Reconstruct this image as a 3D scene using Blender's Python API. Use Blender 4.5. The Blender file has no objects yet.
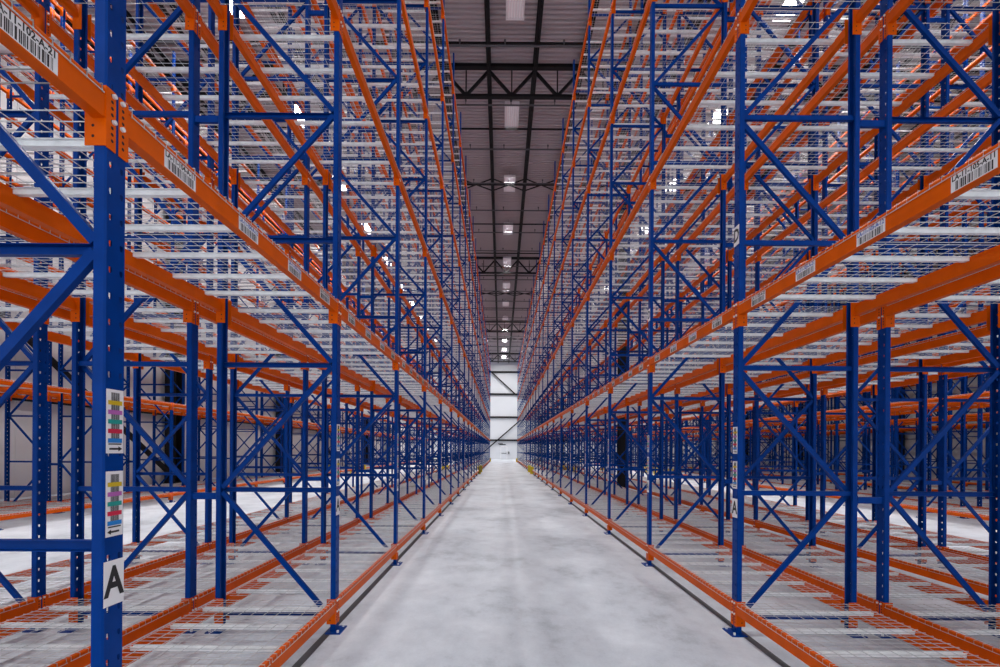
import bpy, math, random
import numpy as np
from mathutils import Vector, Matrix

# ------------------------------------------------------------------ camera, world, exposure
sc = bpy.context.scene
C = bpy.data.collections.new('warehouse'); sc.collection.children.link(C)
FPX = 471.0
cam_d = bpy.data.cameras.new('camera'); cam = bpy.data.objects.new('camera', cam_d); C.objects.link(cam)
cam_d.sensor_width = 36.0; cam_d.sensor_fit = 'HORIZONTAL'
cam_d.lens = 36.0 * FPX / 1000.0
cam_d.shift_x = -0.001; cam_d.shift_y = 0.1160
cam_d.clip_start = 0.05; cam_d.clip_end = 400
CAMH = 1.70
ROLL = 0.0066
cam.matrix_world = Matrix.Translation((0, 0, CAMH)) @ Matrix.Rotation(math.pi/2, 4, 'X') @ Matrix.Rotation(ROLL, 4, 'Z')
sc.camera = cam
sc.view_settings.view_transform = 'Standard'
sc.view_settings.look = 'None'
sc.view_settings.gamma = 1.0
sc.view_settings.use_curve_mapping = False
sc.view_settings.exposure = 0.08
w = bpy.data.worlds.new('fill_light'); sc.world = w; w.use_nodes = True
WB = w.node_tree.nodes['Background']
WB.inputs[0].default_value = (0.88, 0.95, 1.0, 1); WB.inputs[1].default_value = 1.5  # added white fill light, let in where the rear wall is left out
LAMP_SIDE, LAMP_MID, LAMP_END = 540.0, 98.0, 430.0
sc.cycles.max_bounces = 6
sc.cycles.diffuse_bounces = 3
sc.cycles.glossy_bounces = 2
sc.cycles.use_adaptive_sampling = True

# ------------------------------------------------------------------ measurements (metres)
LL, RL = 2.545, 2.600              # bay pitch left / right
LY0, RY0 = 1.853, 1.800            # y of the first frame
D = 1.067                          # frame depth
LEVELS = [0.295, 3.07, 5.77, 8.54, 10.77, 12.87]
POSTH = 13.93
PD, PW = 0.045, 0.10               # post depth (across) and width (along)
BW, BH = 0.050, 0.112
YEND = 81.0; ZC = 17.15; XL, XR = -16.0, 28.5; YB = -7.0
NL, NR = 25, 24                    # last frame index
# rows: name, side, x of near post, faces towards the centre aisle?, phrase
ROWS = [
 ('L', 1, -1.543, True,  'left rack at the aisle'),
 ('L', 2, -2.885, False, 'second rack row left'),
 ('L', 3, -4.305, True,  'third rack row left'),
 ('L', 4, -10.20, True,  'fourth rack row left'),
 ('L', 5, -11.55, False, 'fifth rack row left'),
 ('R', 1, 2.210, True,   'right rack at the aisle'),
 ('R', 2, 3.570, False,  'second rack row right'),
 ('R', 3, 5.200, True,   'third rack row right'),
 ('R', 4, 6.560, False,  'fourth rack row right'),
 ('R', 5, 10.90, True,   'fifth rack row right'),
 ('R', 6, 12.40, False,  'sixth rack row right'),
 ('R', 7, 16.60, True,   'seventh rack row right'),
 ('R', 8, 17.96, False,  'eighth rack row right'),
 ('R', 9, 22.30, True,   'ninth rack row right'),
 ('R', 10, 23.66, False,  'tenth rack row right'),
]
ORD = ['zeroth','first','second','third','fourth','fifth','sixth','seventh','eighth','ninth','tenth','eleventh','twelfth',
 'thirteenth','fourteenth','fifteenth','sixteenth','seventeenth','eighteenth','nineteenth','twentieth','twenty-first',
 'twenty-second','twenty-third','twenty-fourth','twenty-fifth','twenty-sixth','twenty-seventh']
LEVN = ['floor level', 'first tier', 'second tier', 'third tier', 'fourth tier', 'top tier']

# ------------------------------------------------------------------ materials
def mat(name, col, rough=0.5, metal=0.0, noise=0.0, nscale=6.0, spec=0.5, bump=0.0, bscale=80.0):
    m = bpy.data.materials.new(name); m.use_nodes = True
    nt = m.node_tree; b = nt.nodes['Principled BSDF']
    b.inputs['Base Color'].default_value = (*col, 1); b.inputs['Roughness'].default_value = rough
    b.inputs['Metallic'].default_value = metal; b.inputs['Specular IOR Level'].default_value = spec
    tc = nt.nodes.new('ShaderNodeTexCoord')
    if noise:
        n = nt.nodes.new('ShaderNodeTexNoise'); n.inputs['Scale'].default_value = nscale; n.inputs['Detail'].default_value = 5
        nt.links.new(tc.outputs['Object'], n.inputs['Vector'])
        r = nt.nodes.new('ShaderNodeValToRGB')
        r.color_ramp.elements[0].position = 0.3; r.color_ramp.elements[1].position = 0.7
        r.color_ramp.elements[0].color = (*[c*(1-noise) for c in col], 1)
        r.color_ramp.elements[1].color = (*[min(1, c*(1+noise)) for c in col], 1)
        nt.links.new(n.outputs['Fac'], r.inputs['Fac']); nt.links.new(r.outputs['Color'], b.inputs['Base Color'])
    if bump:
        n2 = nt.nodes.new('ShaderNodeTexNoise'); n2.inputs['Scale'].default_value = bscale
        nt.links.new(tc.outputs['Object'], n2.inputs['Vector'])
        bp = nt.nodes.new('ShaderNodeBump'); bp.inputs['Strength'].default_value = bump; bp.inputs['Distance'].default_value = 0.002
        nt.links.new(n2.outputs['Fac'], bp.inputs['Height']); nt.links.new(bp.outputs['Normal'], b.inputs['Normal'])
    return m
def glow(name, col, s):
    m = bpy.data.materials.new(name); m.use_nodes = True
    b = m.node_tree.nodes['Principled BSDF']
    b.inputs['Base Color'].default_value = (*col, 1)
    b.inputs['Emission Color'].default_value = (*col, 1); b.inputs['Emission Strength'].default_value = s
    return m
BLUE = mat('blue_powder_coat', (0.0, 0.037, 0.225), 0.36, noise=0.12, nscale=9, spec=0.07)
ORANGE = mat('orange_powder_coat', (0.70, 0.100, 0.0), 0.42, noise=0.08, nscale=7, spec=0.08)
ZINC = mat('galvanised_wire', (0.60, 0.60, 0.62), 0.40, metal=0.35, noise=0.08, nscale=30)
CHAN = mat('galvanised_channel', (0.90, 0.90, 0.91), 0.45, metal=0.0, noise=0.10, nscale=14)
BOLT = mat('zinc_bolt', (0.85, 0.85, 0.86), 0.3, metal=0.3)
HOLE = mat('dark_hole', (0.03, 0.004, 0.002), 0.8)
WHITE = mat('label_white', (0.80, 0.78, 0.80), 0.5)
BLACK = mat('print_black', (0.010, 0.010, 0.012), 0.5)
BLUEPRINT = mat('print_blue', (0.03, 0.10, 0.45), 0.5)
STR = [mat('stripe_yellow', (0.62, 0.42, 0.01), 0.5), mat('stripe_violet', (0.45, 0.12, 0.42), 0.5),
       mat('stripe_green', (0.01, 0.30, 0.26), 0.5), mat('stripe_red', (0.60, 0.015, 0.06), 0.5),
       mat('stripe_blue', (0.01, 0.20, 0.58), 0.5)]
STEEL = mat('black_steel', (0.007, 0.006, 0.008), 0.55, noise=0.2, spec=0.2)
DECKM = mat('roof_deck_paint', (0.47, 0.415, 0.45), 0.6, noise=0.05, nscale=0.6)
WALLM = mat('wall_panel_paint', (0.62, 0.60, 0.62), 0.55, noise=0.03, nscale=0.5)
ENDM = mat('end_wall_paint', (0.66, 0.69, 0.74), 0.5, noise=0.02, nscale=0.5)
YEL = mat('safety_yellow', (0.80, 0.62, 0.01), 0.45)
PIPE = mat('sprinkler_pipe_paint', (0.09, 0.085, 0.10), 0.5)
HOUS = mat('lamp_housing', (0.80, 0.76, 0.80), 0.4)
LENSOFF = glow('lamp_tube_dim', (0.60, 0.52, 0.56), 0.25)
LENSON = glow('lamp_tube_lit', (1.0, 0.98, 0.95), 26.0)
STRIPM = mat('dark_floor_strip', (0.085, 0.088, 0.095), 0.7, noise=0.15, nscale=3)

def floor_mat():
    m = bpy.data.materials.new('polished_concrete'); m.use_nodes = True
    nt = m.node_tree; b = nt.nodes['Principled BSDF']; L = nt.links.new
    tc = nt.nodes.new('ShaderNodeTexCoord')
    def noise(scale, detail, rough, mapscale=(1,1,1), rot=0):
        mp = nt.nodes.new('ShaderNodeMapping'); mp.inputs['Scale'].default_value = mapscale; mp.inputs['Rotation'].default_value = (0,0,rot)
        L(tc.outputs['Object'], mp.inputs['Vector'])
        n = nt.nodes.new('ShaderNodeTexNoise'); n.inputs['Scale'].default_value = scale
        n.inputs['Detail'].default_value = detail; n.inputs['Roughness'].default_value = rough
        L(mp.outputs['Vector'], n.inputs['Vector']); return n
    a = noise(0.8, 10, 0.66, (1, 0.8, 1), 0.2); c = noise(5, 8, 0.72, (1, 0.7, 1), 0.35); d = noise(45, 3, 0.6)
    mx = nt.nodes.new('ShaderNodeMath'); mx.operation = 'MULTIPLY_ADD'; mx.inputs[1].default_value = 0.35
    L(c.outputs['Fac'], mx.inputs[0]); L(a.outputs['Fac'], mx.inputs[2])
    my = nt.nodes.new('ShaderNodeMath'); my.operation = 'MULTIPLY_ADD'; my.inputs[1].default_value = 0.12
    L(d.outputs['Fac'], my.inputs[0]); L(mx.outputs[0], my.inputs[2])
    r = nt.nodes.new('ShaderNodeValToRGB')
    e = r.color_ramp.elements
    e[0].position = 0.56; e[0].color = (0.38, 0.415, 0.46, 1)
    e[1].position = 0.90; e[1].color = (0.68, 0.725, 0.785, 1)
    k = e.new(0.70); k.color = (0.54, 0.58, 0.64, 1)
    L(my.outputs[0], r.inputs['Fac']); L(r.outputs['Color'], b.inputs['Base Color'])
    rr = nt.nodes.new('ShaderNodeMapRange'); rr.inputs[3].default_value = 0.36; rr.inputs[4].default_value = 0.62
    L(c.outputs['Fac'], rr.inputs[0]); L(rr.outputs[0], b.inputs['Roughness'])
    b.inputs['Specular IOR Level'].default_value = 0.30
    return m
FLOORM = floor_mat()

# ------------------------------------------------------------------ mesh helpers
class MB:
    def __init__(s): s.v = []; s.f = []; s.m = []; s.mats = []
    def mi(s, m):
        if m not in s.mats: s.mats.append(m)
        return s.mats.index(m)
    def add(s, vs, fs, m):
        o = len(s.v); s.v += [tuple(v) for v in vs]; k = s.mi(m)
        for f in fs: s.f.append(tuple(i+o for i in f)); s.m.append(k)
        return s
    def box(s, x0, x1, y0, y1, z0, z1, m):
        x0, x1 = sorted((x0, x1)); y0, y1 = sorted((y0, y1)); z0, z1 = sorted((z0, z1))
        vs = [(x0,y0,z0),(x1,y0,z0),(x1,y1,z0),(x0,y1,z0),(x0,y0,z1),(x1,y0,z1),(x1,y1,z1),(x0,y1,z1)]
        return s.add(vs, [(0,3,2,1),(4,5,6,7),(0,1,5,4),(1,2,6,5),(2,3,7,6),(3,0,4,7)], m)
    def bar(s, p, q, a, b, m, up=(0,1,0)):
        """rectangular bar from p to q: size a along up, b across"""
        p, q = Vector(p), Vector(q); t = (q-p).normalized(); u = Vector(up); u = (u - t*u.dot(t)).normalized(); w_ = t.cross(u)
        vs = []
        for c in (p, q):
            for i, j in ((-1,-1),(1,-1),(1,1),(-1,1)): vs.append(c + u*(i*a/2) + w_*(j*b/2))
        return s.add(vs, [(0,1,2,3),(7,6,5,4),(0,4,5,1),(1,5,6,2),(2,6,7,3),(3,7,4,0)], m)
    def tube(s, pts, r, m, n=6, cap=True):
        pts = [Vector(p) for p in pts]; vs = []; fs = []
        for i, p in enumerate(pts):
            t = (pts[min(i+1, len(pts)-1)] - pts[max(i-1, 0)]).normalized()
            ref = Vector((0,0,1)) if abs(t.z) < 0.8 else Vector((1,0,0))
            u = ref.cross(t).normalized(); w_ = t.cross(u)
            for k in range(n):
                a = 2*math.pi*(k+0.5)/n; vs.append(p + u*(math.cos(a)*r) + w_*(math.sin(a)*r))
        for i in range(len(pts)-1):
            for k in range(n):
                a, b = i*n+k, i*n+(k+1) % n; fs.append((a, b, b+n, a+n))
        if cap:
            fs.append(tuple(range(n-1, -1, -1))); fs.append(tuple(range((len(pts)-1)*n, len(pts)*n)))
        return s.add(vs, fs, m)
    def mesh(s, name, smooth=False):
        me = bpy.data.meshes.new(name); me.from_pydata(s.v, [], s.f)
        for m in s.mats: me.materials.append(m)
        me.polygons.foreach_set('material_index', s.m)
        if smooth: me.polygons.foreach_set('use_smooth', [True]*len(s.f))
        me.update(); return me
def link(name, me, parent=None, loc=(0,0,0), rz=0.0):
    o = bpy.data.objects.new(name, me); C.objects.link(o)
    if parent: o.parent = parent
    o.location = loc; o.rotation_euler = (0, 0, rz); return o
def tag(o, label=None, cat=None, group=None, kind=None):
    if label: o['label'] = label
    if cat: o['category'] = cat
    if group: o['group'] = group
    if kind: o['kind'] = kind
    return o
def replicate(base, mats4, name):
    """one mesh holding base transformed by each matrix"""
    nv = len(base.vertices); co = np.empty(nv*3); base.vertices.foreach_get('co', co); co = co.reshape(-1, 3)
    npol = len(base.polygons); ls = np.empty(npol, int); lt = np.empty(npol, int); mi = np.empty(npol, int)
    base.polygons.foreach_get('loop_start', ls); base.polygons.foreach_get('loop_total', lt); base.polygons.foreach_get('material_index', mi)
    nl = len(base.loops); li = np.empty(nl, int); base.loops.foreach_get('vertex_index', li)
    n = len(mats4); V = np.empty((n, nv, 3))
    for i, M in enumerate(mats4):
        A = np.array(M); V[i] = co @ A[:3, :3].T + A[:3, 3]
    me = bpy.data.meshes.new(name)
    me.vertices.add(n*nv); me.vertices.foreach_set('co', V.ravel())
    me.loops.add(n*nl); me.loops.foreach_set('vertex_index', (li[None] + (np.arange(n)*nv)[:, None]).ravel().astype(np.int32))
    me.polygons.add(n*npol)
    me.polygons.foreach_set('loop_start', (ls[None] + (np.arange(n)*nl)[:, None]).ravel().astype(np.int32))
    me.polygons.foreach_set('material_index', np.tile(mi, n).astype(np.int32))
    for m in base.materials: me.materials.append(m)
    me.update(calc_edges=True); me.validate(); return me
def TR(x, y, z, rz=0.0): return Matrix.Translation((x, y, z)) @ Matrix.Rotation(rz, 4, 'Z')
PI = math.pi

_txt = {}
def text_geo(s, size):
    """flat letters in local XY, centred; returns verts, faces"""
    if (s, size) in _txt: return _txt[(s, size)]
    cu = bpy.data.curves.new('t', 'FONT'); cu.body = s; cu.size = size; cu.align_x = 'CENTER'; cu.align_y = 'CENTER'; cu.resolution_u = 2; cu.offset = size*0.03
    o = bpy.data.objects.new('t', cu); sc.collection.objects.link(o)
    me = bpy.data.meshes.new_from_object(o.evaluated_get(bpy.context.evaluated_depsgraph_get()))
    r = ([tuple(v.co) for v in me.vertices], [tuple(p.vertices) for p in me.polygons])
    bpy.data.objects.remove(o); bpy.data.curves.remove(cu); bpy.data.meshes.remove(me)
    _txt[(s, size)] = r; return r

# ------------------------------------------------------------------ setting
mb = MB(); mb.box(XL-1, XR+1, YB, YEND+1, -0.3, 0, FLOORM)
tag(link('floor', mb.mesh('floor')), kind='structure')
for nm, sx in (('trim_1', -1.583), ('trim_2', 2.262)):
    mb = MB(); mb.box(sx-0.033, sx+0.033, YB, 70.0, 0.0, 0.0015, STRIPM)  # thin dark grey strip on the floor along each rack base
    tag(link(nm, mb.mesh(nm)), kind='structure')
# corrugated roof deck
def corrugated(x0, x1, y0, y1, z, m, pitch=0.20, h=0.07):
    b = MB(); n = int((y1-y0)/pitch); pts = []
    for i in range(n):
        y = y0 + i*pitch
        pts += [(y, z), (y+pitch*.42, z), (y+pitch*.54, z+h), (y+pitch*.88, z+h)]
    pts.append((y0+n*pitch, z)); vs = []
    for y, zz in pts: vs += [(x0, y, zz), (x1, y, zz)]
    fs = [(2*i, 2*i+1, 2*i+3, 2*i+2) for i in range(len(pts)-1)]
    b.add(vs, fs, m); b.box(x0, x1, y0, y1, z+h+0.02, z+h+0.15, m); return b
tag(link('ceiling', corrugated(XL-1, XR+1, YB, YEND+1, ZC, DECKM).mesh('ceiling')), kind='structure')
# ribbed side walls
def ribbed(x, s, y0, y1):
    b = MB(); b.box(x, x+s*0.2, y0, y1, 0, ZC+0.1, WALLM)
    y = y0+0.5
    while y < y1:
        b.box(x-s*0.02, x+s*0.01, y, y+0.06, 0, ZC, WALLM); y += 1.0
    for z in (3.3, 7.25, 11.2, 15.0): b.box(x-s*0.16, x-s*0.02, y0, y1, z-0.09, z+0.09, STEEL)
    return b
tag(link('wall_left', ribbed(XL, -1, YB, YEND).mesh('wall_left')), kind='structure')
tag(link('wall_right', ribbed(XR, 1, YB, YEND).mesh('wall_right')), kind='structure')
mb = MB(); mb.box(XL-1, XR+1, YEND, YEND+0.25, 0, ZC+0.1, ENDM)
x = XL
while x < XR: mb.box(x, x+0.05, YEND-0.03, YEND+0.01, 0, ZC, ENDM); x += 1.05
tag(link('wall_back', mb.mesh('wall_back')), kind='structure')
mb = MB(); mb.box(XL, XR, YEND-0.06, YEND, 0, 0.45, ENDM); tag(link('baseboard_back', mb.mesh('baseboard_back')), kind='structure')
for i, z in enumerate((3.3, 7.25, 11.2, 15.0)):
    mb = MB(); mb.box(XL, XR, YEND-0.32, YEND-0.03, z-0.13, z-0.08, STEEL); mb.box(XL, XR, YEND-0.32, YEND-0.26, z-0.13, z+0.13, STEEL)
    tag(link('wall_girt', mb.mesh('wall_girt')), f'dark horizontal steel girt crossing the white end wall, {["lowest","second from the floor","third from the floor","topmost"][i]}', 'girt', 'girts of the end wall')
for p, q, lb in (((-4.4, 0.0), (4.9, 8.15), 'dark diagonal brace rising to the right across lower end wall'), ((-2.35, 15.5), (2.6, 11.0), 'dark diagonal brace falling to the right high on end wall')):
    mb = MB(); mb.bar((p[0], YEND-0.40, p[1]), (q[0], YEND-0.40, q[1]), 0.10, 0.20, STEEL); tag(link('wall_brace', mb.mesh('wall_brace')), lb, 'brace', 'braces of the end wall')
# exit door with sign on the end wall
r = MB(); r.box(0.0, 1.0, YEND-0.10, YEND-0.03, 0, 2.15, ENDM); dr = tag(link('door_1', r.mesh('door_1')), kind='structure')
r = MB(); r.box(-0.06, 0.0, YEND-0.13, YEND-0.03, 0, 2.2, CHAN); r.box(1.0, 1.06, YEND-0.13, YEND-0.03, 0, 2.2, CHAN); r.box(-0.06, 1.06, YEND-0.13, YEND-0.03, 2.15, 2.22, CHAN); link('door_frame', r.mesh('door_frame'), dr)
r = MB(); r.box(0.08, 0.92, YEND-0.16, YEND-0.10, 1.02, 1.10, STEEL); link('push_bar', r.mesh('push_bar'), dr)
r = MB(); r.box(-0.3, 0.8, YEND-0.14, YEND-0.03, 2.5, 2.62, STEEL); r.box(-0.5, 0.3, YEND-0.14, YEND-0.03, 2.62, 2.74, STEEL)
tag(link('wall_sign', r.mesh('wall_sign')), 'small dark fixture above the door at the far end wall', 'wall fixture')  # small dark sign, built as two offset boxes
r = MB(); r.box(1.3, 1.4, YEND-0.08, YEND-0.02, 1.0, 1.2, STEEL); r.tube([(1.35, YEND-0.16, 0.95), (1.35, YEND-0.15, 1.3)], 0.1, BLACK, 12); r.tube([(1.35, YEND-0.15, 1.3), (1.35, YEND-0.15, 1.42)], 0.04, BLACK, 8)
tag(link('fire_extinguisher', r.mesh('fire_extinguisher')), 'small dark extinguisher hanging beside the far end door', 'fire extinguisher')

# roof trusses, joists
S = 18.9; JX = [-0.58 + 1.83*k for k in range(-8, 16)]
def truss_mesh_parts(y):
    zt, zb = ZC-0.14, ZC-1.36
    t = MB(); t.box(XL, XR, y-0.10, y+0.10, zt-0.02, zt+0.11, STEEL)
    b = MB(); b.box(XL, XR, y-0.09, y+0.09, zb+0.02, zb+0.12, STEEL)
    dg, vt = [], []
    for i, x in enumerate(JX[:-1]):
        xm = (x + JX[i+1])/2
        dg.append(((x, y, zt-0.12), (xm, y, zb+0.1))); dg.append(((JX[i+1], y, zt-0.12), (xm, y, zb+0.1)))
        vt.append(((xm, y, zt-0.12), (xm, y, zb+0.1)))
    return t, b, dg, vt
for i in range(4):
    y = S*(i+1)
    if y > YEND: break
    t, b, dg, vt = truss_mesh_parts(y)
    e = link('roof_truss', t.mesh('truss_top_chord')); tag(e, f'black steel roof truss crossing under the ceiling, {ORD[i+1]} from the camera', 'roof truss', 'roof trusses')
    link('bottom_chord', b.mesh('bottom_chord'), e)
    for p, q in dg:
        m_ = MB(); m_.bar(p, q, 0.10, 0.10, STEEL); link('diagonal_web', m_.mesh('diagonal_web'), e)
    for p, q in vt:
        m_ = MB(); m_.bar(p, q, 0.05, 0.05, STEEL); link('vertical_web', m_.mesh('vertical_web'), e)
def joist(x, i):
    m_ = MB(); zt = ZC-0.02; zb = ZC-0.62
    m_.box(x-0.085, x-0.01, YB, YEND, zt-0.06, zt, STEEL); m_.box(x+0.01, x+0.085, YB, YEND, zt-0.06, zt, STEEL)
    m_.box(x-0.075, x-0.01, YB, YEND, zb, zb+0.05, STEEL); m_.box(x+0.01, x+0.075, YB, YEND, zb, zb+0.05, STEEL)
    y = YB; up = True
    while y < YEND-0.6:
        m_.bar((x, y, zb if up else zt), (x, y+0.6, zt if up else zb), 0.03, 0.03, STEEL, (1,0,0)); up = not up; y += 0.6
    side = 'left' if x < 0.3 else 'right'; k = (8-i+0) if x < 0.3 else (i-8)
    o = link('roof_joist', m_.mesh('roof_joist'))
    tag(o, f'black open-web joist running lengthwise under the roof, {ORD[abs(k)+1 if x<0.3 else k]} {side} of the lamp line', 'roof joist', 'lengthwise roof joists')
for i, x in enumerate(JX): joist(x, i)
# bridging rods and cross braces
for i in range(24):
    y = 3.4 + i*4.62
    if y > YEND: break
    m_ = MB(); z = ZC-0.56
    m_.bar((XL+0.01, y, z), (XR-0.01, y, z), 0.06, 0.06, STEEL)
    if i in (5, 9, 13):
        for a, b_ in zip(JX[2:-3], JX[3:-2]):
            m_.bar((a, y-0.6, z), (b_, y+0.6, z), 0.05, 0.05, STEEL, (0,0,1)); m_.bar((a, y+0.6, z), (b_, y-0.6, z), 0.05, 0.05, STEEL, (0,0,1))
    tag(link('bridging_rod', m_.mesh('bridging_rod')), f'thin dark rod crossing beneath the roof joists, {ORD[i+1]} from the camera', 'bridging', 'bridging rods under the roof')
for i in range(26):
    y = 5.36 + i*2.95
    if y > YEND: break
    m_ = MB(); z = ZC-0.75; m_.tube([(XL, y, z), (XR, y, z)], 0.036, PIPE, 8)
    o = link('sprinkler_pipe', m_.mesh('sprinkler_pipe'))
    tag(o, f'grey sprinkler pipe crossing under the ceiling with small heads, {ORD[i+1]} from the camera', 'sprinkler pipe', 'sprinkler pipes')
    for x in (-1.6, 0.33 if i % 2 else 0.05, 2.2):
        h = MB(); h.tube([(x, y, z), (x, y, z+0.16)], 0.02, PIPE, 6); h.tube([(x, y, z+0.16), (x, y, z+0.22)], 0.045, PIPE, 8); link('sprinkler_head', h.mesh('sprinkler_head'), o)
# building columns
def column(x, y, wd, lb):
    m_ = MB(); h = wd/2
    m_.box(x-h, x+h, y-h, y-h+0.03, 0, ZC-0.1, STEEL); m_.box(x-h, x+h, y+h-0.03, y+h, 0, ZC-0.1, STEEL); m_.box(x-0.02, x+0.02, y-h+0.03, y+h-0.03, 0, ZC-0.1, STEEL)
    m_.box(x-h-0.05, x+h+0.05, y-h-0.05, y+h+0.05, 0, 0.04, STEEL)
    tag(link('steel_column', m_.mesh('steel_column')), lb, 'column', 'building columns')
for i, y in enumerate((S, 2*S, 3*S)): column(4.91, y+0.25, 0.30, f'black steel column between second and third right racks, {ORD[i+1]} from the camera')
for i, y in enumerate((12.4, 22.4, 33.3, 44.4, 54.2, 65.2)):
    column(XL+0.42, y, 0.50, f'wide black steel column against the left wall, {ORD[i+1]} from the camera')
    column(XR-0.42, y, 0.50, f'wide black steel column against the right wall, {ORD[i+1]} from the camera')
for y0, y1 in ((12.6, 22.1), (33.5, 44.0)):
    m_ = MB(); m_.bar((XL+0.55, y0, 7.2), (XL+0.55, y1, 0.4), 0.16, 0.16, STEEL, (1,0,0))
    tag(link('wall_brace', m_.mesh('wall_brace')), 'thick dark diagonal brace on the left wall, ' + ('nearer one' if y0 < 20 else 'farther one'), 'brace', 'side wall braces')

# ------------------------------------------------------------------ high bay lamps
hl, hw = 1.48/2, 0.62/2
def lamp_parts(lit):
    h = MB(); h.box(-hw, hw, -hl, hl, 0.02, 0.09, HOUS); h.box(-0.10, 0.10, -hl+0.1, hl-0.1, 0.09, 0.16, HOUS)
    for s in (-1, 1): h.box(s*hw-0.012, s*hw+0.012, -hl, hl, -0.05, 0.03, HOUS); h.box(-hw, hw, s*hl-0.012, s*hl+0.012, -0.04, 0.03, HOUS)
    tubes = MB()
    for k in range(6):
        x = -hw+0.075 + k*(2*hw-0.15)/5; tubes.tube([(x, -hl+0.05, 0), (x, hl-0.05, 0)], 0.022, LENSON if lit else LENSOFF, 8)
    hang = MB()
    for s in (-1, 1): hang.tube([(0, s*0.5, 0.15), (0, s*0.5, ZC-16.72)], 0.008, STEEL, 4)
    return h.mesh('lamp_housing'), tubes.mesh('lamp_tubes'), hang.mesh('hanging_wire')
PON, POFF = lamp_parts(True), lamp_parts(False)
def light_data(e, spread=180):
    l = bpy.data.lights.new('lamp_light', 'AREA'); l.shape = 'RECTANGLE'; l.size = 2*hw-0.1; l.size_y = 2*hl-0.1; l.energy = e; l.color = (1.0, 0.975, 0.95); l.spread = math.radians(spread); return l
LD = {k: light_data(e, sp) for k, e, sp in (('side', LAMP_SIDE, 160), ('mid', LAMP_MID, 76), ('end', LAMP_END, 180))}  # mid: narrow downlight added under the dim centre lamps to brighten the floor
def lamp(x, y, lit, key, lb, z=16.7):
    hs, tb, hg = PON if lit else POFF
    o = link('high_bay_lamp', hs, None, (x, y, z)); tag(o, lb, 'ceiling lamp', 'high bay lamps')
    link('lamp_tubes', tb, o); link('hanging_wire', hg, o)
    if key:
        l = link('lamp_light', LD[key], o, (0, 0, -0.06))
for xn, x in (('left aisle', -9.25), ('centre aisle', 0.385), ('right aisle', 9.65)):
    for k in range(15):
        y = 4.73 + 5.47*k
        if y > YEND-2: break
        cen = x == 0.385; lit = (not cen) or k > 9
        st = 'bright' if lit else 'dim'
        lamp(x, y, lit, 'side' if not cen else ('end' if lit else 'mid'), f'{st} rectangular high bay lamp over the {xn}, {ORD[k+1]} from the camera')

# ------------------------------------------------------------------ upright frame
def post_mesh(h, full=True):
    """near-face post at local x=0, face towards -x, widths along y"""
    m_ = MB(); xf, xb = -PD/2, PD/2; hy = PW/2; ch = 0.006
    pitch = 0.1016; n = int(h/pitch); lz = n*pitch
    if full:
        for col in (-1, 1):
            y0, y1 = (-hy+ch, 0) if col < 0 else (0, hy-ch); yc = col*0.026
            vs = []; fs = []
            for i in range(n):
                z0 = i*pitch; z1 = z0+pitch; zc = z0+pitch/2; o = len(vs)
                vs += [(xf,y0,z0),(xf,y1,z0),(xf,y1,zc),(xf,y1,z1),(xf,y0,z1),(xf,y0,zc)]
                vs += [(xf,yc-0.004,zc-0.012),(xf,yc+0.004,zc-0.012),(xf,yc+0.0075,zc),(xf,yc+0.0065,zc+0.011),(xf,yc-0.0065,zc+0.011),(xf,yc-0.0075,zc)]
                for a, b in ((0,1),(1,2),(2,3),(3,4),(4,5),(5,0)): fs.append((o+a, o+b, o+6+b, o+6+a))
            m_.add(vs, fs, BLUE)
        m_.add([(xf,-hy+ch,lz),(xf,hy-ch,lz),(xf,hy-ch,h),(xf,-hy+ch,h)], [(0,1,2,3)], BLUE)
    else:
        m_.add([(xf,-hy+ch,0),(xf,hy-ch,0),(xf,hy-ch,h),(xf,-hy+ch,h)], [(0,1,2,3)], BLUE)
    for s in (-1, 1):
        p = [(xf, s*(hy-ch)), (xf+ch, s*hy), (xb, s*hy), (xb, s*(hy-0.022)), (xb-0.003, s*(hy-0.022)), (xb-0.003, s*(hy-0.003)), (xf+ch, s*(hy-0.003)), (xf+0.003, s*(hy-ch-0.002))]
        vs = [(a, b, 0) for a, b in p] + [(a, b, h) for a, b in p]; k = len(p)
        m_.add(vs, [(i, i+1, i+1+k, i+k) for i in range(k-1)], BLUE)
        m_.add([(p[i][0], p[i][1], h) for i in range(k)], [tuple(range(k))], BLUE)
    return m_
def plate_mesh():
    m_ = MB(); m_.box(-0.085, 0.055, -0.10, 0.10, 0, 0.010, BLUE)
    m_.tube([(-0.055, -0.075, 0.01), (-0.055, -0.075, 0.03)], 0.012, BOLT, 6); m_.tube([(-0.055, 0.075, 0.01), (-0.055, 0.075, 0.03)], 0.012, BOLT, 6)
    return m_
HZ = [0.155] + [1.31 + 1.165*k for k in range(11)]
def hbrace(z): m_ = MB(); x0, x1 = PD/2-0.004, D-PD/2+0.004; m_.box(x0, x1, -0.022, -0.019, z-0.022, z+0.022, BLUE); m_.box(x0, x1, -0.019, 0.008, z+0.019, z+0.022, BLUE); m_.box(x0, x1, -0.019, 0.008, z-0.022, z-0.019, BLUE); return m_
def dbrace(k):
    z0 = 0.22 if k == 0 else HZ[k]; z1 = HZ[k+1]
    a, b = (0.03, D-0.03) if k % 2 == 0 else (D-0.03, 0.03)
    if k == 0: a = 0.12
    m_ = MB(); m_.bar((a, 0.026, z0+0.02), (b, 0.026, z1-0.02), 0.028, 0.042, BLUE); return m_
POST_F = post_mesh(POSTH, True); PF = POST_F.mesh('post'); PPL = plate_mesh().mesh('base_plate')
HBM = [hbrace(z).mesh('horizontal_brace') for z in HZ]; DBM = [dbrace(k).mesh('diagonal_brace') for k in range(len(HZ)-1)]
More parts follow.
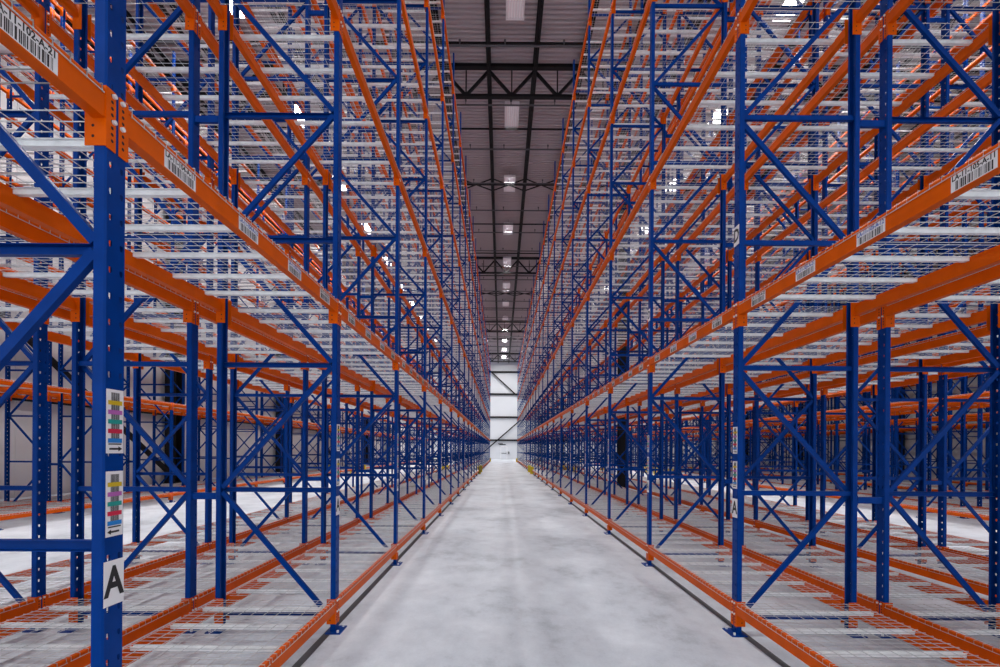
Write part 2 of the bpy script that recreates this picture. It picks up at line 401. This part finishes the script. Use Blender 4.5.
def merged_frame(full):
    m_ = MB()
    def addm(src, M):
        for (v0, f0) in ((src.v, src.f),):
            m_.add([M @ Vector(v) for v in v0], f0, BLUE)
    pm = post_mesh(POSTH, full)
    addm(pm, Matrix.Identity(4)); addm(pm, TR(D, 0, 0, PI))
    addm(plate_mesh(), Matrix.Identity(4)); addm(plate_mesh(), TR(D, 0, 0, PI))
    for z in HZ: addm(hbrace(z), Matrix.Identity(4))
    for k in range(len(HZ)-1): addm(dbrace(k), Matrix.Identity(4))
    return m_.mesh('upright_frame')
FR_FULL, FR_LOW = merged_frame(True), merged_frame(False)
def frame_T(side, x, near):
    """local +x runs from the frame's front post to its rear post"""
    if side == 'R': return (x, 0.0) if near else (x+D, PI)
    return (x, PI) if near else (x-D, 0.0)
def cfg(side): return (LL, LY0, NL) if side == 'L' else (RL, RY0, NR)
def fr_label(n, ph):
    return f'blue steel upright frame, {ph}, ' + ('partly behind the camera' if n < 0 else f'{ORD[n+1]} from the camera')
far_frames = []
for side, ri, x, near, ph in ROWS:
    L_, y0, NN = cfg(side)
    fx, rz = frame_T(side, x, near)
    for n in range(-1, NN+1):
        y = y0 + n*L_
        if n < 0 and ri > 1: continue
        if ri > 6:
            if n > (1 if ri < 9 else 3): far_frames.append(TR(fx, y, 0, rz))
            continue
        if n <= 4 and ri <= 2 or n <= 2 and ri == 3:
            e = bpy.data.objects.new('upright_frame', None); C.objects.link(e); e.location = (fx, y, 0); e.rotation_euler = (0, 0, rz)
            link('post', PF, e); link('post', PF, e, (D, 0, 0), PI)
            link('base_plate', PPL, e); link('base_plate', PPL, e, (D, 0, 0), PI)
            for h in HBM: link('horizontal_brace', h, e)
            for h in DBM: link('diagonal_brace', h, e)
        else:
            e = link('upright_frame', FR_FULL if n < 10 else FR_LOW, None, (fx, y, 0), rz)
        if n == -1: e['label'] = fr_label(n, ph)
        tag(e, fr_label(n, ph), 'rack frame', 'upright frames of the pallet racks')
        e['row'] = ri
        if n >= 0 and ri == 1 and n < 8:   # printed signs on the aisle face of the aisle-side post
            def sticker(name, z0, z1, half, label, kind, txt=None):
                s_ = MB(); X = -PD/2-0.0015
                s_.box(X, X+0.001, -half, half, z0, z1, WHITE)
                if kind == 'bars':
                    H = z1-z0; zz0 = z0+H*0.17
                    for j, (by, bw) in enumerate(((-.50,.02),(-.38,.045),(-.26,.02),(-.15,.04),(-.02,.02),(.10,.045),(.22,.02),(.33,.04),(.45,.02))):
                        s_.box(X-0.0006, X, by*half*0.95-bw*half, by*half*0.95+bw*half, zz0, z1-0.012, BLACK)
                    for j, mt in enumerate(STR):
                        zc = z1-0.052-j*(H*0.148); s_.box(X-0.0012, X-0.0006, -half*0.82, half*0.82, zc-0.0085, zc+0.0085, mt)
                    s_.box(X-0.0006, X, -half*0.75, half*0.75, z0+H*0.135, z0+H*0.155, BLACK)
                    s_.box(X-0.0006, X, -half*0.55, half*0.65, z0+H*0.055, z0+H*0.085, BLACK)
                    ar = -1 if txt == 'up' else 1
                    s_.add([(X-0.0006, ar*half*0.4, z0+H*0.03), (X-0.0006, ar*half*0.4, z0+H*0.11), (X-0.0006, ar*half*0.85, z0+H*0.07)], [(0, 1, 2)], BLACK)
                else:
                    vs, fs = text_geo(txt, (z1-z0)*0.92)
                    zc = (z0+z1)/2; s_.add([(X-0.0008, -v[0]*0.8, zc+v[1]) for v in vs], fs, BLACK)
                o = link(name, s_.mesh(name), e); o['label'] = label
            sticker('barcode_label', 1.675, 1.925, 0.041, 'white barcode label with coloured stripes', 'bars', 'up')
            sticker('barcode_label', 1.350, 1.605, 0.041, 'white barcode label with coloured stripes', 'bars', 'dn')
            sticker('letter_sign', 1.080, 1.256, 0.048, 'white sign with a black letter A', 'txt', 'A')
            if side == 'R' : sticker('letter_sign', 3.62, 3.80, 0.048, 'white sign with a black letter D', 'txt', 'D')

# ------------------------------------------------------------------ load beam: local origin at the bay's first post, y runs along, outer face at x=-PD/2
def beam_tube(L_):
    m_ = MB(); a, b = PW/2+0.004, L_-PW/2-0.004; xo = -PD/2; xi = xo+BW
    p = [(xo, -BH), (xi, -BH), (xi, -0.038), (xi-0.022, -0.038), (xi-0.022, 0), (xo+0.002, 0), (xo, -0.004), (xo, -0.016), (xo+0.003, -0.019), (xo+0.003, -0.023), (xo, -0.026)]
    k = len(p); m_.add([(x, a, z) for x, z in p] + [(x, b, z) for x, z in p], [(i, (i+1) % k, (i+1) % k+k, i+k) for i in range(k)], ORANGE)
    return m_
def connector(sgn, full=True):
    """sgn=1: sits at y=0 post on its +y side, opening along +y"""
    m_ = MB(); xo = -PD/2-0.004; z0, z1 = -0.217, 0.012; s = sgn
    m_.box(xo, xo+0.082, s*(PW/2), s*(PW/2+0.004), z0, z1, ORANGE)
    m_.box(xo, xo+0.0035, s*(PW/2-0.042), s*(PW/2), z0-0.004, z1, ORANGE)
    if full:
        for k in range(8):
            z = z1-0.020-k*0.0252; y = s*(PW/2-0.024)
            r_ = 0.0068
            vs = [(xo-0.0006, y+r_*math.cos(a), z+r_*math.sin(a)) for a in np.linspace(0, 2*PI, 9)[:-1]]
            m_.add(vs, [tuple(range(8))], HOLE)
            if k in (0, 4): m_.tube([(xo, y-s*0.006, z), (xo-0.010, y-s*0.006, z)], 0.009, BOLT, 8)
        for z in (-0.142, -0.182):
            vs = [(xo+0.05+0.006*math.cos(a), s*(PW/2+0.0046), z+0.006*math.sin(a)) for a in np.linspace(0, 2*PI, 9)[:-1]]
            m_.add(vs, [tuple(range(8))], HOLE)
    return m_
BT = {}; CN = {}; BFULL = {}; BLOW = {}
for sd, L_ in (('L', LL), ('R', RL)):
    BT[sd] = beam_tube(L_).mesh('rack_crossbeam')
    CN[sd] = (connector(1).mesh('beam_connector'), connector(-1).mesh('beam_connector'))
    for full in (True, False):
        m_ = beam_tube(L_)
        for s, yy in ((1, 0), (-1, L_)):
            c = connector(s, full)
            for f, mi_ in zip(c.f, c.m): pass
            o0 = len(m_.v); m_.v += [(v[0], v[1]+yy, v[2]) for v in c.v]
            for f, mi_ in zip(c.f, c.m): m_.f.append(tuple(i+o0 for i in f)); m_.m.append(m_.mi(c.mats[mi_]))
        (BFULL if full else BLOW)[sd] = m_.mesh('rack_crossbeam')
# deck: local x from the beam's outer face across to the far outer face, y across the width
DX = D + PD
def deck_wires(W, nl=11):
    m_ = MB(); r = 0.0024; x0, x1 = -0.004, DX+0.004
    n = 19; n4 = 4
    for i in range(n):
        y = 0.012 + i*(W-0.024)/(n-1)
        m_.tube([(x0, y, -0.026), (x0, y, 0.004), (x1, y, 0.004), (x1, y, -0.026)], r, ZINC, n4, False)
    for x, z in [(x0-0.003, -0.025), (x1+0.003, -0.025)] + [(0.035+(DX-0.07)*k/(nl-1), 0.009) for k in range(nl)]:
        m_.tube([(x, 0.006, z), (x, W-0.006, z)], r, ZINC, n4, False)
    return m_
def channel():
    m_ = MB(); a, b = 0.030, DX-0.030; w_ = 0.015
    m_.box(a, b, -w_, -w_+0.003, -0.028, 0.0, CHAN); m_.box(a, b, w_-0.003, w_, -0.028, 0.0, CHAN)
    m_.box(a, b, -w_, w_, -0.030, -0.027, CHAN)
    m_.box(a, b, -w_-0.008, -w_, -0.002, 0.001, CHAN); m_.box(a, b, w_, w_+0.008, -0.002, 0.001, CHAN)
    return m_
CHM = channel().mesh('support_channel')
DW = {}; DWM = {}; DFULL = {}
for sd, L_ in (('L', LL), ('R', RL)):
    W = (L_-PW-0.03)/2; DWM[sd] = W
    DW[sd] = deck_wires(W).mesh('wire_deck')
    m_ = deck_wires(W); ch = channel()
    for k in range(3):
        o0 = len(m_.v); m_.v += [(v[0], v[1]+W*(1/6+k/3), v[2]) for v in ch.v]
        for f, mi_ in zip(ch.f, ch.m): m_.f.append(tuple(i+o0 for i in f)); m_.m.append(m_.mi(CHAN))
    DFULL[sd] = m_.mesh('wire_deck')

def proj(p):
    if p[1] < 0.3: return None
    X, Z = p[0], p[2]-CAMH; u = X*FPX/p[1]; v = Z*FPX/p[1]
    c, s_ = math.cos(ROLL), math.sin(ROLL)
    return 501+u*c+v*s_, 449.5-(v*c-u*s_)
def visible(a, b):
    """share of a segment that falls in the picture, and its length in pixels"""
    pts = []
    for i in range(13):
        t = i/12; q = proj([a[k]*(1-t)+b[k]*t for k in range(3)])
        if q and -10 <= q[0] <= 1010 and -10 <= q[1] <= 677: pts.append(q)
    if not pts: return 0
    if len(pts) == 1: return 12
    return max(12, math.hypot(pts[-1][0]-pts[0][0], pts[-1][1]-pts[0][1]))
VIS = {1: 1.0, 2: 0.5, 3: 0.3, 4: 0.15, 5: 0.1, 6: 0.08, 7: 0.001, 8: 0.001, 9: 0.001, 10: 0.001}
tag(link('upright_frame', replicate(FR_LOW, far_frames, 'far_frames')), 'blue upright frames of the four outermost rack rows near the right wall', 'rack frame', 'upright frames of the pallet racks', 'stuff')
beams = []; decks = []
for side, ri, x, near, ph in ROWS:
    L_, y0, NN = cfg(side); sg = 1 if side == 'R' else -1
    for n in range(-1 if ri < 7 else (2 if ri < 9 else 4), NN):
        if n == 12 : lv = range(1, 6)
        else: lv = range(0, 6)
        for l in lv:
            for edge in (0, 1):
                ex = x + sg*D*edge
                p, q = (ex, y0+n*L_, LEVELS[l]), (ex, y0+(n+1)*L_, LEVELS[l])
                dist = max(1.0, math.dist(((p[0]+q[0])/2, (p[1]+q[1])/2, (p[2]+q[2])/2), (0, 0, CAMH)))
                sc_ = visible(p, q)*60/dist*VIS[ri]*(0.7 if edge else 1)
                beams.append((sc_, side, ri, ph, n, l, edge, ex, p[1]))
            for hf in (0, 1):
                yy = y0+n*L_+PW/2+0.010+hf*(DWM[side]+0.010)
                a, b = (x, yy+DWM[side]/2, LEVELS[l]), (x+sg*D, yy+DWM[side]/2, LEVELS[l])
                dist = max(1.0, math.dist(((a[0]+b[0])/2, a[1], a[2]), (0, 0, CAMH)))
                sc_ = visible(a, b)*60/dist*VIS[ri]
                decks.append((sc_, side, ri, ph, n, l, hf, x, yy))
beams.sort(key=lambda t: -t[0]); decks.sort(key=lambda t: -t[0])
def bay(n): return 'bay reaching past the camera' if n < 0 else f'{ORD[n+1]} full bay'
def beam_place(side, edge, ex, y, L_):
    # outer face must look away from the rack's inside
    if (side == 'R') == (edge == 0): return TR(ex, y, 0, 0), 0.0, (ex, y)
    return TR(ex, y+L_, 0, PI), PI, (ex, y+L_)
LOCN = [104, 104, 105, 105]
rest = {'L': [], 'R': []}
random.seed(4)
for i, (s_, side, ri, ph, n, l, edge, ex, y) in enumerate(beams):
    L_ = cfg(side)[0]; M, rz, (bx, by) = beam_place(side, edge, ex, y, L_)
    if i >= 300:
        rest[side].append(Matrix.Translation((0, 0, LEVELS[l])) @ M); continue
    if i < 170:
        o = link('rack_crossbeam', BT[side], None, (bx, by, LEVELS[l]), rz)
        link('beam_connector', CN[side][0], o); link('beam_connector', CN[side][1], o, (0, L_, 0))
    else: o = link('rack_crossbeam', BFULL[side], None, (bx, by, LEVELS[l]), rz)
    tag(o, f'orange {"rear" if edge else "front"} beam, {LEVN[l]}, {bay(n)}, {ph}', 'crossbeam', 'load beams of the pallet racks')
    if ri == 1 and edge == 0 and l == 1 and n < 9:
        for j, off in enumerate((0.37, 0.97, 1.60, 2.19) if side == 'L' else (0.39, 1.00, 1.60, 2.22)):
            yw = y+off             # world y of the sticker centre
            yl = (yw-by) if rz == 0 else (by-yw)
            X = -PD/2-0.001; s2 = MB(); hx = 0.108; zt, zb = -0.029, -0.107
            s2.box(X, X+0.0008, yl-hx, yl+hx, zb, zt, WHITE)
            rnd = random.Random(n*7+j); yy = -hx+0.018
            while yy < hx-0.018:
                bw = rnd.choice((0.0015, 0.002, 0.004, 0.007)); s2.box(X-0.0005, X, yl+yy, yl+yy+bw, zb+0.004, zb+0.046, BLACK); yy += bw+rnd.choice((0.002, 0.0035, 0.006))
            if side == 'L': num = 102+2*(n+1)+(0 if j < 3 or n < 0 else 0); body = f'LA-11-{num}-A-{[11,12,22,21][j]}'
            else: num = 105+2*n; body = f'LA-11-{num}-A-{[11,12,21,22][j]}'
            # right rack: the bay that reaches past the camera carries 105-A-11 at its visible end
            if side == 'R': body = f'LA-11-{105+2*n}-A-{[11,12,21,22][j]}'
            vs, fs = text_geo(body, 0.036)
            wv = max(v[0] for v in vs)-min(v[0] for v in vs); kx = (2*hx-0.016)/wv
            s2.add([(X-0.0006, yl-v[0]*kx, zt-0.0155+v[1]) for v in vs], fs, BLUEPRINT if (j in (1, 2)) else BLACK)
            lo = link('location_label', s2.mesh('location_label'), o); lo['label'] = 'white shelf location label with barcode'
def join_stuff(name, pairs, label, cat, group):
    """merge several big replicated meshes into one object"""
    objs = [link(name, m) for m in pairs]
    with bpy.context.temp_override(active_object=objs[0], object=objs[0], selected_objects=objs, selected_editable_objects=objs):
        bpy.ops.object.join()
    tag(objs[0], label, cat, group, 'stuff')
join_stuff('rack_crossbeam', [replicate(BLOW[sd], rest[sd], 'far_beams') for sd in ('L', 'R')],
           'orange load beams of the distant bays and outer rack rows', 'crossbeam', 'load beams of the pallet racks')
rest = {'L': [], 'R': []}
for i, (s_, side, ri, ph, n, l, hf, x, yy) in enumerate(decks):
    W = DWM[side]
    # local x runs from the near outer face into the rack
    if side == 'R': loc, rz = (x-PD/2, yy, LEVELS[l]), 0.0
    else: loc, rz = (x+PD/2, yy+W, LEVELS[l]), PI
    if i >= 300: rest[side].append(TR(*loc, rz)); continue
    if i < 150:
        o = link('wire_deck', DW[side], None, loc, rz)
        for k in range(3): link('support_channel', CHM, o, (0, W*(1/6+k/3), 0))
    else: o = link('wire_deck', DFULL[side], None, loc, rz)
    tag(o, f'galvanised wire deck, {"farther" if hf else "nearer"} half, {LEVN[l]}, {bay(n)}, {ph}', 'wire deck', 'wire mesh decks of the pallet racks')
join_stuff('wire_deck', [replicate(DFULL[sd], rest[sd], 'far_decks') for sd in ('L', 'R')],
           'galvanised wire decks of the distant bays and outer rack rows', 'wire deck', 'wire mesh decks of the pallet racks')

# ------------------------------------------------------------------ row spacers between back-to-back racks
SPZ = (1.25, 4.75, 8.1, 11.4)
sp_rest = []
def spacer_mesh(x0, x1):
    m_ = MB(); m_.box(x0, x1, -0.03, -0.026, -0.03, 0.03, BLUE); m_.box(x0, x1, -0.026, 0.0, 0.026, 0.03, BLUE); m_.box(x0, x1, -0.026, 0.0, -0.03, -0.026, BLUE)
    m_.box(x0, x0+0.004, -0.04, 0.04, -0.045, 0.045, BLUE); m_.box(x1-0.004, x1, -0.04, 0.04, -0.045, 0.045, BLUE); return m_
PAIRS = [('L', -2.885+PD/2, -2.61-PD/2, 'between first and second left rows', 1), ('R', 3.282+PD/2, 3.57-PD/2, 'between first and second right rows', 1),
         ('R', 6.267+PD/2, 6.56-PD/2, 'between third and fourth right rows', 2), ('L', -11.55+PD/2, -11.267-PD/2, 'between fourth and fifth left rows', 3), ('R', 11.967+PD/2, 12.40-PD/2, 'between fifth and sixth right rows', 3)]
spm = []
for side, x0, x1, ph, k in PAIRS:
    L_, y0, NN = cfg(side); me_ = spacer_mesh(0, x1-x0).mesh('row_spacer')
    far = []
    for n in range(0, NN+1):
        for j, z in enumerate(SPZ):
            if k <= 2 and n <= (16 if k == 1 else 8):
                tag(link('row_spacer', me_, None, (x0, y0+n*L_, z)), f'short blue spacer {ph}, {["lowest","second up","third up","topmost"][j]}, {ORD[n+1]} frame', 'row spacer', 'row spacers between racks')
            else: far.append(TR(x0, y0+n*L_, z))
    spm.append(replicate(me_, far, 'far_spacers'))
join_stuff('row_spacer', spm, 'short blue spacers between the farther and outer rack rows', 'row spacer', 'row spacers between racks')

# ------------------------------------------------------------------ yellow guards at the cross passage and rack ends
def guard():
    m_ = MB(); t = 0.012
    m_.box(-0.16, -0.16+t, -0.17, 0.12, 0, 0.5, YEL); m_.box(-0.16, 0.08, -0.17, -0.17+t, 0, 0.5, YEL)
    m_.box(-0.19, 0.10, -0.20, 0.15, 0, 0.012, YEL); m_.box(-0.16, 0.08, -0.17, 0.12, 0.49, 0.5, YEL); return m_.mesh('post_guard')
def grail(w_):
    m_ = MB()
    m_.tube([(0, -0.2, 0), (0, -0.2, 0.38)], 0.04, YEL, 8); m_.tube([(w_, -0.2, 0), (w_, -0.2, 0.38)], 0.04, YEL, 8); m_.box(-0.06, w_+0.06, -0.25, -0.15, 0.28, 0.42, YEL); return m_.mesh('end_rail')
GM = guard(); GR = grail(D-0.1)
for side, ri, x, near, ph in ROWS:
    L_, y0, NN = cfg(side); sg = 1 if side == 'R' else -1
    for n, wh in ((12, 'before the cross passage'), (13, 'after the cross passage'), (NN, 'at the far rack end')):
        y = y0+n*L_; xx = x if near else x+sg*D
        rz = 0.0 if ((side == 'R') == near) else PI
        if n == NN: rz = rz
        tag(link('post_guard', GM, None, (xx, y-0.01 if rz == 0 else y+0.01, 0.0105), rz), f'yellow steel post guard {wh}, {ph}', 'post guard', 'yellow rack post guards')

for side, xx, y, rz, lb in (('L', -10.25, LY0+12*LL-0.05, PI, 'left'), ('R', 10.95, RY0+12*RL-0.05, 0.0, 'right')):
    tag(link('end_rail', GR, None, (xx, y+(0.0 if rz == 0 else -0.4), 0.001), rz), f'low yellow steel end rail by the cross passage, outer rack row on the {lb}', 'guard rail')
